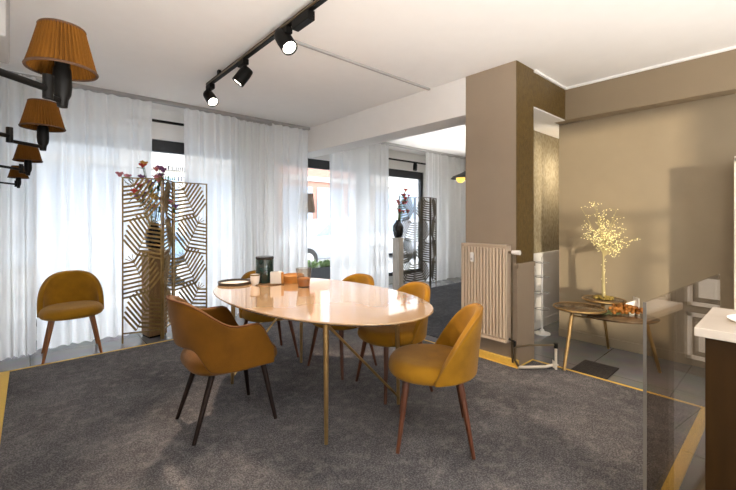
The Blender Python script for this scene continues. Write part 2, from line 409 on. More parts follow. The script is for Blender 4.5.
# track rails in the window bay
def rail(x0, x1, y, z, label, sx):
    t = thing('track_rail', label, 'track light', (0,0,0))
    MB().box(x0, x1, y-.02, y+.02, z-.025, z).build('rail', M['black'], t)
    for x in (x0+.2, x1-.2): MB().cyl((x,y,z),(x,y,CEIL), .006, n=8).build('hanger', M['black'], t)
    for x in sx:
        h = MB().box(x-.03, x+.03, y-.02, y+.02, z-.06, z-.02).build('adapter', M['black'], t)
        MB().cyl((x,y,z-.06),(x-.03,y-.02,z-.17), .042, n=16).build('lamp_head', M['black'], h)
rail(.3, 2.1, 5.17, 2.50, 'black track rail behind the sheer curtain above the gold screen', [])
rail(4.75, 6.6, 5.17, 2.46, 'black track rail with a spotlight in the far window bay', [5.9])

# ------------------------------------------------------------------ chairs
def lerp(a, b, t): return a + (b-a)*t
def sm(t): t = max(0, min(1, t)); return t*t*(3-2*t)
def pad_profile(r, z0, z1, rd, k=5):
    pr = [(r*.15, z0), (r-rd, z0)]
    for i in range(1, k+1):
        a = PI/2*i/k; pr.append((r-rd+rd*math.sin(a), z0+rd*(1-math.cos(a))))
    h = (z1-z0)-rd
    for i in range(1, k+1):
        a = PI/2*i/k; pr.append((r - rd*1.8*(1-math.cos(a)), z0+rd + h*math.sin(a)*.93))
    pr += [(r*.5, z1-.004), (r*.15, z1)]
    return pr
def velvet_chair(label, loc, rot, legm, group=None):
    t = thing('velvet_chair', label, 'chair', loc, rot, group)
    MB().lathe(pad_profile(1.0*.245, .375, .475, .035), (0,-.015,0), 40, 1.0, 1.02, 2.3).build('seat', M['velvet'], t, smooth=True)
    thm = math.radians(92); nt = 36; nv = 9
    def cen(th, v):
        top = .405 + .362*(max(0, 1-min(1, abs(math.sin(th)) if abs(th) < PI/2 else 1)**3.0))**(1/2.1)
        bot = .385
        top = max(top, bot+.012)
        z = lerp(bot, top, v)
        R = .228 + .10*max(0, z-.42)
        return Vector((R*math.sin(th)*1.02, R*math.cos(th)*1.0+.004, z))
    P = [[cen(-thm+2*thm*i/nt, j/nv) for i in range(nt+1)] for j in range(nv+1)]
    MB().grid(P).build('backrest', M['velvet'], t, smooth=True, solid=.046, subsurf=2)
    rim = []
    for i in range(nt+1):
        p = cen(-thm+2*thm*i/nt, 1.0)
        d = Vector((p.x, p.y, 0)).normalized()
        rim.append(p + d*.016 - Vector((0,0,.003)))
    MB().tube(rim, .005, 6).build('piping', M['piping'], t, smooth=True)
    for sx in (-1, 1):
        for (yt, yb) in ((-.15,-.20),(.14,.205)):
            MB().cyl((sx*.145, yt, .38), (sx*.215, yb, 0), .019, .0105, 14).build('leg', legm, t, smooth='auto')
    return t
GC = 'mustard velvet chairs at the dining table'
def face(fx, fy): return math.atan2(fx, -fy)
cB = velvet_chair('mustard velvet chair at the right front corner of the marble table', (1.79,1.43,RUG), face(-.66,.75), M['leg_red'], GC)
def place(label, x, y, r):
    c = copy_tree(cB); c.location = (x,y,RUG); c.rotation_euler = (0,0,r); c['label'] = label; return c
place('mustard velvet chair on the radiator side of the marble table, behind the front corner chair', 2.07, 2.04, face(-1,.22))
place('mustard velvet chair mostly hidden behind the far middle of the marble table', 2.03, 2.62, face(-1,-.10))
place('mustard velvet chair at the window end of the table, behind the green canister', 1.66, 3.27, face(-.12,-1))
cF = velvet_chair('lone mustard velvet chair with orange brown legs standing before the sheer curtain', (.30,4.60,0), face(-.02,-1), M['leg_orange'])

def armchair(label, loc, rot):
    t = thing('velvet_armchair', label, 'armchair', loc, rot)
    MB().lathe(pad_profile(.27, .37, .475, .035), (0,-.02,0), 48, .95, 1.02, 3.2).build('seat', M['velvet_dark'], t, smooth=True)
    # path of the shell in plan: arm, round back, arm
    W, F, B = .275, -.20, .27
    path = []
    for i in range(8): path.append((-W+.012*(1-i/8), F + (.0-F)*i/8, 1-.55*i/8))
    for i in range(25):
        a = PI - PI*i/24; path.append((W*math.cos(a), B*math.sin(a), None))
    for i in range(1, 9): path.append((W-.012*i/8, (F)*i/8, .45+.55*i/8))
    n = len(path); nv = 8; cols = []
    for i, (x, y, _) in enumerate(path):
        back = max(0, y/B)
        top = lerp(.655, .81, sm((back-.15)/.85))
        fr = max(0, (-.06 - y)/(.14)); top -= .17*sm(fr)**1.6 if fr > 0 else 0
        bot = lerp(.385, .525, sm((back-.62)/.22))
        cols.append([(x*(1+.16*max(0,lerp(bot,top,j/nv)-.45)), y + .16*max(0, lerp(bot,top,j/nv)-.45)*back, lerp(bot, top, j/nv)) for j in range(nv+1)])
    P = [[cols[i][j] for i in range(n)] for j in range(nv+1)]
    MB().grid(P).build('shell', M['velvet_dark'], t, smooth=True, solid=.042, subsurf=2)
    MB().tube([Vector(cols[i][nv]) + Vector((cols[i][nv][0], max(0,cols[i][nv][1]),0)).normalized()*.014 - Vector((0,0,.003)) for i in range(n)], .005, 6).build('piping', M['piping_dark'], t, smooth=True)
    for sx in (-1, 1):
        MB().cyl((sx*.155,-.17,.38), (sx*.215,-.235,0), .019, .0115, 14).build('leg', M['leg_dark'], t, smooth='auto')
        MB().cyl((sx*.145,.13,.38), (sx*.185,.25,0), .019, .0115, 14).build('leg', M['leg_dark'], t, smooth='auto')
    return t
armchair('amber velvet armchair with dark legs at the near left of the table', (.945,2.43,RUG), face(1,-.03))

# ------------------------------------------------------------------ dining table
TH = .745; tz = TH - RUG
tb = thing('dining_table', 'oval cream marble dining table on slim brass legs on the carpet', 'table', (1.535,2.35,RUG), math.radians(4.5))
MB().lathe([(.2,tz-.026),(.93,tz-.026),(.975,tz-.020),(1.0,tz-.008),(1.0,tz-.004),(.996,tz),(.2,tz)], (0,0,0), 96, .565, .985, 2.1).build('tabletop', M['marble_table'], tb, smooth='auto')
L = {k: v for k, v in zip('abcd', [(-.325,-.56),(.32,-.56),(.31,.545),(-.32,.575)])}
for k, (x, y) in L.items():
    MB().cyl((x*.985,y*.985,tz-.026),(x,y,0), .017,.0115, 14).build('leg', M['brass'], tb, smooth='auto')
def P3(k, z): return (*L[k], z)
MB().tube([P3('a', tz-.05), P3('b', .05)], .0085, 8).build('brace', M['brass'], tb, smooth='auto')
MB().tube([P3('c', tz-.05), P3('d', .05)], .0085, 8).build('brace', M['brass'], tb, smooth='auto')
fm = MB()
for a, c in ('ab','bc','cd','da'): fm.bar(P3(a, tz-.036), P3(c, tz-.036), .02, .02)
fm.build('under_frame', M['brass'], tb)

# on the table
tr = thing('tray', 'round pale tray with dark rim at the window end of the table', 'tray', (1.29,3.14,TH))
MB().lathe([(.02,0),(.120,0),(.128,.004),(.02,.006)], n=40).build('dish', M['paper'], tr, smooth='auto')
MB().lathe([(.120,0),(.132,.0),(.136,.022),(.131,.022),(.122,.006)], n=40, cap=False).build('rim', M['tray_rim'], tr, smooth='auto')
cu = thing('cup', 'small white cup between the tray and the dark green canister', 'cup', (1.385,2.955,TH))
MB().lathe([(.006,.002),(.024,0),(.035,.03),(.040,.088),(.036,.088),(.031,.03),(.006,.012)], n=28).build('bowl', M['white'], cu, smooth='auto')
MB().lathe([(.036,.080),(.0405,.080),(.041,.090),(.036,.090)], n=28, cap=False).build('rim', M['gold'], cu, smooth='auto')
cn = thing('canister', 'dark green cylindrical candle canister standing on a small coaster on the table', 'canister', (1.49,2.995,TH+.008))
MB().lathe([(.01,0),(.070,0),(.074,.006),(.074,.19),(.070,.196),(.01,.196)], n=36).build('body', M['green_can'], cn, smooth='auto')
MB().lathe([(.01,.196),(.073,.196),(.075,.2),(.075,.214),(.07,.219),(.01,.219)], n=36).build('lid', M['vase_black'], cn, smooth='auto')
tag(MB().lathe([(.01,0),(.125,0),(.130,.004),(.125,.008),(.01,.008)], (1.50,2.965,TH), 40).build('coaster', M['wood_ped'], smooth='auto'), 'flat round coaster under the dark green canister', 'coaster')
bxo = thing('small_box', 'small upright white box leaning beside the dark green canister', 'box', (1.535,2.88,TH+.008), math.radians(-38))
MB().box(-.045,.045,-.022,.022,0,.098).build('carton', M['paper'], bxo, bevel=.003)
MB().box(.0455,.062,-.020,.020,0,.09).build('side_flap', M['honey'], bxo, bevel=.002)
tag(MB().lathe([(.01,0),(.085,0),(.095,.02),(.095,.062),(.088,.066),(.078,.045),(.01,.03)], (1.70,2.885,TH), 40).build('bowl', M['honey'], smooth='auto'), 'low round honey wood bowl at the far side of the table', 'bowl')
ca = thing('glass_candle', 'amber candle in a clear tapered glass on the table', 'candle', (1.645,2.625,TH))
MB().lathe([(.004,.006),(.042,.006),(.050,.066),(.046,.072),(.004,.074)], n=32).build('wax', M['amber'], ca, smooth='auto')
MB().lathe([(.004,0),(.045,0),(.064,.150),(.062,.150),(.044,.004),(.004,.004)], n=32).build('glass', M['glass'], ca, smooth='auto')
MB().cyl((0,0,.070),(0,.002,.090),.0018,n=6).build('wick', M['black'], ca)

# ------------------------------------------------------------------ folding palm screens
def screen(name, label, pts, H, metal, group, wv=.020):
    t = thing(name, label, 'room divider', (pts[0][0], pts[0][1], 0), 0, group)
    ox, oy = pts[0]
    for k in range(len(pts)-1):
        a, b2 = Vector((pts[k][0]-ox, pts[k][1]-oy, 0)), Vector((pts[k+1][0]-ox, pts[k+1][1]-oy, 0))
        d = (b2-a); Wd = d.length; d.normalize(); nrm = Vector((d.y,-d.x,0))
        g = .008
        def Q(u, v): return a + d*u + Vector((0,0,v))
        f = MB(); bw_ = .013
        for u in (g+bw_/2, Wd-g-bw_/2): f.bar(Q(u,0), Q(u,H), bw_, .018, nrm)
        for v in (.10, H-bw_/2): f.bar(Q(g,v), Q(Wd-g,v), bw_, .018, nrm)
        fr = f.build('panel_frame', metal, t)
        u0, u1, v0, v1 = g+bw_, Wd-g-bw_, .115, H-bw_
        nl = 4; hh = (v1-v0)/nl
        for li in range(nl):
            mir = (li + k) % 2 == 1
            top = v1 - li*hh
            lf = MB()
            def U(s_): return lerp(u0, u1, (1-s_) if mir else s_)
            T = Vector((.27, top-.075)); Bp = Vector((.66, top-hh*.99))
            ns = 9
            def clipbar(p, ang, Lmax):
                dx, dv = math.cos(ang), math.sin(ang)
                if mir: dx = -dx
                L_ = Lmax
                if dx > 1e-6: L_ = min(L_, (u1-p[0])/dx)
                if dx < -1e-6: L_ = min(L_, (u0-p[0])/dx)
                if dv > 1e-6: L_ = min(L_, (v1-p[1])/dv)
                if dv < -1e-6: L_ = min(L_, (v0-p[1])/dv)
                return L_, dx, dv
            for s_ in range(ns):
                tt = s_/(ns-1)
                c = T.lerp(Bp, tt); p = (U(c.x), c.y)
                Lm = (.085 + .155*math.sin(min(1, .15+tt*1.05)*PI*.68))*Wd/.38
                for ang, kk in ((math.radians(60-6*tt), .95), (math.radians(188+5*tt), 1.3)):
                    L_, dx, dv = clipbar(p, ang, Lm*kk)
                    if L_ > .02:
                        lf.bar(Q(p[0], p[1]), Q(p[0]+dx*L_, p[1]+dv*L_), wv, .006, nrm)
            # tuft at the tip and the midrib
            for ang in (100, 128, 155):
                L_, dx, dv = clipbar((U(T.x), T.y), math.radians(ang), .085)
                lf.bar(Q(U(T.x), T.y), Q(U(T.x)+dx*L_, T.y+dv*L_), .007, .005, nrm)
            lf.bar(Q(U(T.x), T.y), Q(U(Bp.x), max(v0, Bp.y)), .007, .007, nrm)
            lf.build('palm_leaf', metal, t)
    return t
GS = 'folding palm leaf screens'
screen('folding_screen', 'gold palm leaf folding screen before the sheer curtain near the lone chair', [(.703,4.636),(1.065,4.516),(1.237,4.79),(1.642,4.83)], 1.725, M['gold'], GS)
screen('folding_screen', 'champagne palm leaf folding screen in the far window bay', [(5.02,4.80),(5.42,4.76),(5.66,4.58),(5.99,4.70)], 1.70, M['silver_gold'], GS, .024)

# pedestals with vases and flowers
def pedestal(x, y, h, w_, m, label):
    t = thing('pedestal', label, 'pedestal', (x,y,0), .2)
    MB().box(-w_/2,w_/2,-w_/2,w_/2,.02,h-.03).build('shaft', m, t, bevel=.003)
    MB().box(-w_/2-.01,w_/2+.01,-w_/2-.01,w_/2+.01,h-.03,h).build('top', m, t, bevel=.003)
    MB().box(-w_/2+.01,w_/2-.01,-w_/2+.01,w_/2-.01,0,.02).build('plinth', M['black'], t)
def vase(x, y, z, s, label):
    t = tag(MB().lathe([(.02,0),(.06*s,0),(.085*s,.05*s),(.095*s,.14*s),(.09*s,.22*s),(.05*s,.27*s),(.04*s,.29*s),(.045*s,.31*s),(.035*s,.31*s),(.03*s,.28*s),(.02,.05)], (x,y,z), 28).build('vase', M['vase_black'], smooth='auto'), label, 'vase')
def bouquet(x, y, z, mats, label, spread, hgt, n, seed, dirx=0, diry=0, z_low=0.15):
    rnd = random.Random(seed)
    t = thing('flower_bouquet', label, 'flowers', (x,y,z))
    stems = MB(); leaves = MB(); heads = {}
    for i in range(n):
        a = rnd.random()*2*PI; rr = spread*(.25+.75*rnd.random())
        tip = Vector((rr*math.cos(a)+dirx*rnd.random(), rr*math.sin(a)*.5+diry*rnd.random(), lerp(z_low, hgt, rnd.random())))
        mid = tip*.5 + Vector((0,0,.06))
        stems.tube([(0,0,-.2),mid,tip], .0025, 5)
        mi = mats[i % len(mats)]
        hm = MB(); r0 = .012+.008*rnd.random()
        hm.sphere(tip, r0, 8, 6)
        for k in range(6):
            an = k*PI/3+rnd.random()*.4; dv = Vector((math.cos(an), .6*math.sin(an), .5+.4*rnd.random())).normalized()
            m3 = dv.to_track_quat('Z','Y').to_matrix().to_4x4()
            hm.lathe([(.004,0),(.017,.014),(.020,.028),(.012,.044),(.001,.050)], tip, 8, .9, .35, mtx=m3)
        heads.setdefault(mi, []).append(hm)
        for k in range(2):
            q = mid.lerp(tip, rnd.random()); dv = Vector((rnd.gauss(0,1), rnd.gauss(0,.5), rnd.gauss(0,.6))).normalized()
            leaves.bar(q, q+dv*.07, .022, .002)
    stems.build('stems', M['leaf_green'], t)
    leaves.build('leaves', M['leaf_green'], t)
    for mi, L_ in heads.items():
        for hm in L_: hm.build('flower_head', M[mi], t, smooth=True)
pedestal(1.03, 4.725, .95, .19, M['wood_ped'], 'tall brown pedestal behind the gold palm screen')
vase(1.03, 4.725, .95, .95, 'black vase on the brown pedestal behind the gold screen')
bouquet(1.03, 4.725, 1.23, ['purple','pink','purple','redp','yellowp','purple','pink'], 'pink and purple flowers in the black vase behind the gold screen', .26, .66, 34, 3, -.14, 0)
pedestal(4.86, 4.66, .96, .14, M['wood_pale'], 'pale wooden pedestal beside the far champagne screen')
vase(4.86, 4.66, .96, 1.0, 'round black vase on the pale pedestal by the far screen')
bouquet(4.86, 4.66, 1.26, ['redp','redp','pink'], 'red flowers in the round black vase by the far screen', .16, .55, 14, 5, .25, 0)

# ------------------------------------------------------------------ wall lamps
def sconce(lx, ly, ex, ey, wy, label, zb=1.643, r=.067, tilt=0):
    t = thing('wall_lamp', label, 'wall lamp', (-.21, wy, 1.585), 0, 'swing arm wall lamps on the left wall')
    ox, oy, oz = -.21, wy, 1.585
    MB().box(0,.018,-.03,.03,-.06,.06).build('wall_plate', M['black'], t, bevel=.004)
    MB().cyl((.018,0,-.05),(.018,0,.05),.011,n=12).build('pivot', M['black'], t)
    E_ = Vector((ex-ox, ey-oy, 0)); Lp = Vector((lx-ox, ly-oy, 0))
    MB().tube([(.018,0,0), E_], .0075, 10).build('arm', M['black'], t, smooth='auto')
    MB().cyl(E_+Vector((0,0,-.022)), E_+Vector((0,0,.032)), .010, n=12).build('elbow', M['black'], t, smooth='auto')
    MB().tube([E_+Vector((0,0,-.016)), Lp+Vector((0,0,-.016))], .0065, 10).build('arm', M['black'], t, smooth='auto')
    zz = zb-oz
    MB().lathe([(.004,-.030),(.010,-.030),(.012,-.012),(.017,.0),(.019,.02),(.0175,zz+.002),(.0145,zz+.008),(.0145,zz+.035),(.004,zz+.035)], Lp, 16).build('socket', M['black'], t, smooth='auto')
    H_ = .098; r1 = .043; n = 180
    outer = MB(); rings = []
    for v in range(7):
        f = v/6; rr = lerp(r, r1, f**.92); z = zz + H_*f
        rings.append([Lp+Vector(((rr+.0019*(1 if k % 4 < 2 else -1))*math.cos(k*2*PI/n), (rr+.0019*(1 if k % 4 < 2 else -1))*math.sin(k*2*PI/n), z)) for k in range(n)])
    outer.rings(rings, True, False)
    sh = outer.build('lamp_shade', M['shade'], t, solid=.0015)
    for rr, z in ((r+.001, zz), (r1+.0005, zz+H_)):
        MB().tube([Lp+Vector((rr*math.cos(k*2*PI/48), rr*math.sin(k*2*PI/48), z)) for k in range(49)], .0032, 6).build('shade_trim', M['shade_trim'], sh, smooth='auto')
    sp = MB()
    for a in (0, 2*PI/3, 4*PI/3): sp.tube([Lp+Vector((.010*math.cos(a),.010*math.sin(a),zz+.03)), Lp+Vector((r1*math.cos(a),r1*math.sin(a),zz+H_))], .0012, 5)
    sp.build('shade_carrier', M['brass'], sh)
    return t
sconce(.057,1.155, .030,1.125, .93, 'amber pleated wall lamp on a black arm, nearest and largest at top left')
sconce(.037,1.935, -.055,1.86, 1.70, 'amber pleated wall lamp, second from the front on the left wall')
sconce(-.010,3.10, -.04,3.06, 2.85, 'amber pleated wall lamp, third from the front on the left wall')
sconce(-.075,4.42, -.09,4.40, 4.25, 'amber pleated wall lamp farthest back, beside the dense drape')

# ------------------------------------------------------------------ ceiling track with spots
TX = 1.31; TZ = CEIL-.075
tk = thing('ceiling_track', 'black track running across the ceiling above the marble table', 'track light', (TX,3.85,CEIL))
def tl(p): return (p[0]-TX, p[1]-3.85, p[2]-CEIL)
MB().box(-.018,.018,-5.4,0,TZ-CEIL,TZ-CEIL+.032).build('rail', M['black'], tk, bevel=.003)
MB().box(-.028,-.018,-5.4,-.02,TZ-CEIL+.004,TZ-CEIL+.012).build('side_channel', M['dark_bronze'], tk)
for y in (-.3,-1.9,-3.6): MB().box(-.012,.012,y-.02,y+.02,TZ-CEIL+.03,0).build('ceiling_mount', M['black'], tk)
def head(y, d, label, power, r=.052, ln=.15, col=(1,.86,.68), cone=75, group='black spotlights on the ceiling track', drop=.09):
    t = thing('track_spotlight', label, 'spotlight', (TX, y, TZ), 0, group)
    d = Vector(d).normalized()
    MB().box(-.024,.024,-.06,.06,-.045,-.001).build('adapter', M['black'], t, bevel=.003)
    c = Vector((0,.0,-drop-.035))
    MB().cyl((0,0,-.045), c-d*.03+Vector((0,0,.03)), .009, n=10).build('stem', M['black'], t)
    hd_ = MB()
    M_ = d.to_track_quat('Z','Y').to_matrix().to_4x4()
    hd_.lathe([(.006,-ln*.5),(r*.80,-ln*.5),(r*.92,-ln*.42),(r,-ln*.1),(r,ln*.5),(r*.86,ln*.5),(r*.84,ln*.42),(.006,ln*.42)], c, 28, mtx=M_)
    hd = hd_.build('lamp_head', M['black'], t, smooth='auto')
    MB().lathe([(.004,ln*.425),(r*.83,ln*.425),(r*.83,ln*.44),(.004,ln*.445)], c, 24, mtx=M_).build('lens', M['lens'], hd)
    li = bpy.data.lights.new('spot_lamp', 'SPOT'); li.energy = power; li.color = col; li.spot_size = math.radians(cone); li.spot_blend = .6; li.shadow_soft_size = .05
    lo = bpy.data.objects.new('spot_lamp', li); COL.objects.link(lo); lo.parent = t
    lo.location = c + d*(ln*.5+.02); lo.rotation_euler = d.to_track_quat('-Z','Y').to_euler()
    return t
head(3.78, (.16,-.98,-1), 'black track spotlight at the window end of the ceiling track', 120, col=(1,.76,.56), cone=72)
head(3.02, (-.55,.35,-.9), 'black track spotlight in the middle of the ceiling track', 10)
head(2.33, (.12,-.80,-1), 'black track spotlight nearest the viewer, lens glowing', 34, r=.056, ln=.165, drop=.045, col=(1,.76,.54), cone=100)
MB().box(-.026,.026,2.0-3.85,2.2-3.85,TZ-CEIL-.06,TZ-CEIL-.0005).build('power_box', M['black'], tk, bevel=.004)

# ------------------------------------------------------------------ pendant in the far room
pt = thing('pendant_lamp', 'black dish pendant lamp with golden inside hanging behind the pillar', 'pendant lamp', (4.35,2.92,CEIL))
MB().lathe([(.01,0),(.05,0),(.05,-.03),(.01,-.035)], n=20).build('canopy', M['black'], pt, smooth='auto')
MB().cyl((0,0,-.03),(0,0,-.74),.004,n=6).build('cord', M['black'], pt)
MB().lathe([(.02,-.74),(.05,-.76),(.17,-.81),(.20,-.84),(.197,-.84),(.165,-.815),(.02,-.77)], n=36).build('shade', M['black'], pt, smooth='auto')
MB().sphere((-.06,.04,-.84), .06, 20, 12).build('bulb', M['gold_in'], pt, smooth=True)

# ------------------------------------------------------------------ radiator and pipes
RXF = 3.035
ra = thing('radiator', 'cream ribbed panel radiator mounted on the taupe pillar', 'radiator', (PX0, 1.86, 0))
ry0, ry1 = 1.635-1.86, 2.09-1.86; rz0, rz1 = .225, 1.065
fx = RXF-PX0
m_ = MB(); m_.box(fx+.024, fx+.036, ry0+.01, ry1-.01, rz0+.015, rz1-.015)
nr = 14
for i in range(nr):
    yc = lerp(ry0+.022, ry1-.022, i/(nr-1))
    m_.prism([(fx+.026, yc-.0115),(fx, yc-.008),(fx, yc+.008),(fx+.026, yc+.0115)], 'z', rz0+.035, rz1-.03)
m_.build('front_panel', M['ivory'], ra, bevel=.002)
MB().box(fx+.055, fx+.075, ry0+.01, ry1-.01, rz0+.015, rz1-.015).build('back_panel', M['ivory'], ra)
cs = MB(); cs.box(fx+.004, fx+.085, ry0, ry0+.008, rz0, rz1).box(fx+.004, fx+.085, ry1-.008, ry1, rz0, rz1).box(fx+.004, fx+.085, ry0, ry1, rz1-.012, rz1).box(fx+.004,fx+.03,ry0,ry1,rz0,rz0+.02)
cs.build('casing', M['ivory'], ra, bevel=.003)
MB().box(fx+.08, 0, ry0+.08, ry0+.11, .4, .95).box(fx+.08, 0, ry1-.11, ry1-.08, .4, .95).build('wall_bracket', M['ivory'], ra)
ct = MB().box(fx-.018, fx+.002, ry0+.315, ry0+.345, .90, .985).build('heat_meter', M['white'], ra, bevel=.004)
MB().box(fx-.022, fx-.017, ry0+.322, ry0+.338, .915, .935).build('meter_window', M['grey_plastic'], ct)
pp = MB()
yv = ry0-.045
pp.tube([(fx+.045, ry0, rz1-.06),(fx+.045, ry0-.04, rz1-.06)], .012, 10)
pp.build('valve', M['dark_bronze'], ra)
MB().tube([(fx+.045, ry0-.03, rz1-.06),(fx+.045, ry0-.10, rz1-.06)], [.017,.020], 16).build('thermostat_head', M['white'], ra, smooth='auto')
MB().tube([(fx+.05, ry0-.025, rz1-.06),(fx+.05, ry0-.025, .16),(fx+.055, ry0-.03, .06)], .009, 10).build('riser_pipe', M['dark_bronze'], ra, smooth='auto')
MB().tube([(fx+.05, ry0, rz0+.03),(fx+.05, ry0-.05, rz0+.02),(fx+.05, ry0-.05, .10)], .011, 10).build('return_valve', M['black'], ra, smooth='auto')
# pipe run across the passage to the coffee table side
qx, qy = 3.10-PX0, 1.56-1.86
MB().tube([(-.02,.02,.20),(.10,-.06,.21),(.232,-.215,.22)], .008, 10).build('upper_pipe', M['dark_bronze'], ra, loc=(qx,qy,0), smooth='auto')
MB().tube([(-.02,.02,.20),(-.02,.02,.09),(.0,.0,.04)], .010, 10).build('drop_pipe', M['dark_bronze'], ra, loc=(qx,qy,0), smooth='auto')
ub = [(.0,.0,.030),(.10,-.08,.028),(.19,-.15,.028)] + [(.19+.045*math.sin(a),-.15-.08*(1-math.cos(a)),.028+.03*(1-math.cos(a))) for a in (.5,1.0,1.5)]
MB().tube([(.232,-.215,.20),(.232,-.215,.0145)], .011, 10).build('floor_pipe', M['white_pipe'], ra, loc=(qx,qy,0), smooth='auto')
MB().cyl((.232,-.215,.195),(.232,-.215,.235), .017, n=12).build('pipe_fitting', M['black'], ra, loc=(qx,qy,0))
MB().tube(ub+[(.222,-.20,.085),(.224,-.205,.028)], .013, 12).build('floor_bend', M['white_pipe'], ra, loc=(qx,qy,0), smooth='auto')

# ------------------------------------------------------------------ wire stand in passage
ws = thing('wire_stand', 'slim white wire stand with open rings in the passage by the pillar', 'stand', (4.30,1.885,0))
MB().lathe([(.01,0),(.085,0),(.085,.012),(.03,.02),(.02,.05),(.01,.05)], n=28).build('base', M['white'], ws, smooth='auto')
MB().cyl((0,0,.04),(0,0,.86),.010,n=10).build('pole', M['white'], ws, smooth='auto')
for z in (.28,.46,.64,.80):
    MB().tube([(.07*math.cos(k*2*PI/28), .07*math.sin(k*2*PI/28), z) for k in range(29)], .0045, 6).tube([(-.07,0,z),(.07,0,z)],.004,6).build('ring', M['grey_plastic'], ws, smooth='auto')

# ------------------------------------------------------------------ stepped coffee table
ctb = thing('coffee_table', 'stepped three top coffee table with slanted brass legs by the beige wall', 'coffee table', (3.85,1.12,0))
tops = [(-.17,.165,.500,.205,.205),(.225,.085,.530,.175,.175),(.0,-.105,.445,.20,.285)]
def disc(x,y,z,rx,ry,rot=0):
    pr2 = [(.05,-.022),(.93,-.022),(1.0,-.008),(1.0,-.002),(.985,0),(.05,0)]
    m = MB(); Rm = Matrix.Rotation(rot,4,'Z')
    rings = []
    for r, zz in pr2: rings.append([Rm@Vector((r*rx*math.cos(k*2*PI/48), r*ry*math.sin(k*2*PI/48), 0))+Vector((x,y,z+zz)) for k in range(48)])
    return m.rings(rings)
for i, (x,y,z,rx,ry) in enumerate(tops):
    tp = disc(x,y,z,rx,ry, math.radians(25) if i == 2 else 0).build('table_top', M['wood_top'], ctb, smooth='auto')
    if i < 2:
        MB().tube([(x+rx*1.0*math.cos(k*2*PI/48), y+ry*1.0*math.sin(k*2*PI/48), z-.006) for k in range(49)], .009, 8).build('rim', M['brass'], tp, smooth='auto')
for p, q in (((-.28,.18,.478),(-.49,.17,RUG)), ((.225,.10,.508),(.45,.11,0)), ((-.02,-.30,.424),(.10,-.37,0)), ((-.10,.06,.444),(-.14,.09,.480))):
    MB().cyl(p, q, .017, .0125, 14).build('leg' if q[2]<.1 else 'spacer', M['brass'], ctb, smooth='auto')
MB().tube([(-.29,.18,.44),(-.06,.04,.40),(.24,.10,.42)], .008, 8).build('stretcher', M['brass'], ctb, smooth='auto')

# light tree
tx, ty, tzz = 3.85+.225, 1.12+.085, .530
tree = thing('light_tree', 'decorative twig tree covered in tiny yellow lights on the round table top', 'decorative tree', (tx,ty,tzz))
tr_ = MB()
def rbez(a, b_, c_, n=7): return [a*(1-t)**2 + b_*2*t*(1-t) + c_*t*t for t in [i/n for i in range(n+1)]]
V = Vector
rnd = random.Random(11)
tr_.tube(rbez(V((-.012,0,.01)),V((-.018,0,.25)),V((-.02,0,.46))), [.013]*4+[.011,.009,.008,.007], 8)
tr_.tube(rbez(V((.020,0,.01)),V((.006,.01,.25)),V((.028,.01,.42))), [.012]*4+[.010,.008,.007,.006], 8)
tips = []
ends = []
# right/left axis in plan facing the viewer is along (0.75,-0.66)
RT = V((.747,-.665,0)); DP = V((.665,.747,0))
for i in range(26):
    st = V((-.02,0,.44)) if i < 16 else V((.028,.01,.40))
    if i < 16: e_ = st + RT*rnd.uniform(-.25,.14) + DP*rnd.uniform(-.12,.12) + V((0,0,rnd.uniform(.06,.52)))
    else: e_ = st + RT*rnd.uniform(.02,.28) + DP*rnd.uniform(-.12,.12) + V((0,0,rnd.uniform(.0,.36)))
    mid = st.lerp(e_, .5) + V((0,0,.05))
    pts = rbez(st, mid, e_, 5); ends.append(pts)
    tr_.tube(pts, [.0045,.004,.0035,.003,.0025,.002], 6)
    for j in range(6):
        q = pts[rnd.randint(2,5)]
        f_ = q + RT*rnd.uniform(-.09,.09) + DP*rnd.uniform(-.07,.07) + V((0,0,rnd.uniform(-.05,.09)))
        tr_.tube([q, q.lerp(f_,.5)+V((0,0,.012)), f_], [.002,.0016,.0012], 5)
        tips.append((q, f_))
tr_.build('branches', M['pale_twig'], tree, smooth='auto')
ld = MB()
for pts in ends:
    for q in pts[2:]: ld.sphere(q+V((rnd.gauss(0,.008),rnd.gauss(0,.008),rnd.gauss(0,.008))), .0040, 6, 4)
for q, f_ in tips:
    for t_ in (.35,.7,1.0): ld.sphere(q.lerp(f_, t_)+V((rnd.gauss(0,.008),rnd.gauss(0,.008),rnd.gauss(0,.008))), .0032+.0022*rnd.random(), 6, 4)
for k in range(22): ld.sphere(V((rnd.uniform(-.025,.035), rnd.uniform(-.015,.015), rnd.uniform(.05,.42))), .004, 6, 4)
lo = ld.build('light_beads', M['led'], tree); lo['kind'] = 'stuff'
bs = MB()
for k in range(90):
    a = rnd.random()*2*PI; r_ = .085*math.sqrt(rnd.random()); bs.sphere((r_*math.cos(a), r_*math.sin(a), .0125+(.09-r_)*.22*rnd.random()), .011, 6, 4)
o = bs.build('pebble_base', M['pebble'], tree, smooth=True); o['kind'] = 'stuff'
lp = bpy.data.lights.new('tree_glow', 'POINT'); lp.energy = .5; lp.color = (1,.78,.36); lp.shadow_soft_size = .16
lpo = bpy.data.objects.new('tree_glow', lp); COL.objects.link(lpo); lpo.parent = tree; lpo.location = (0,0,.62)

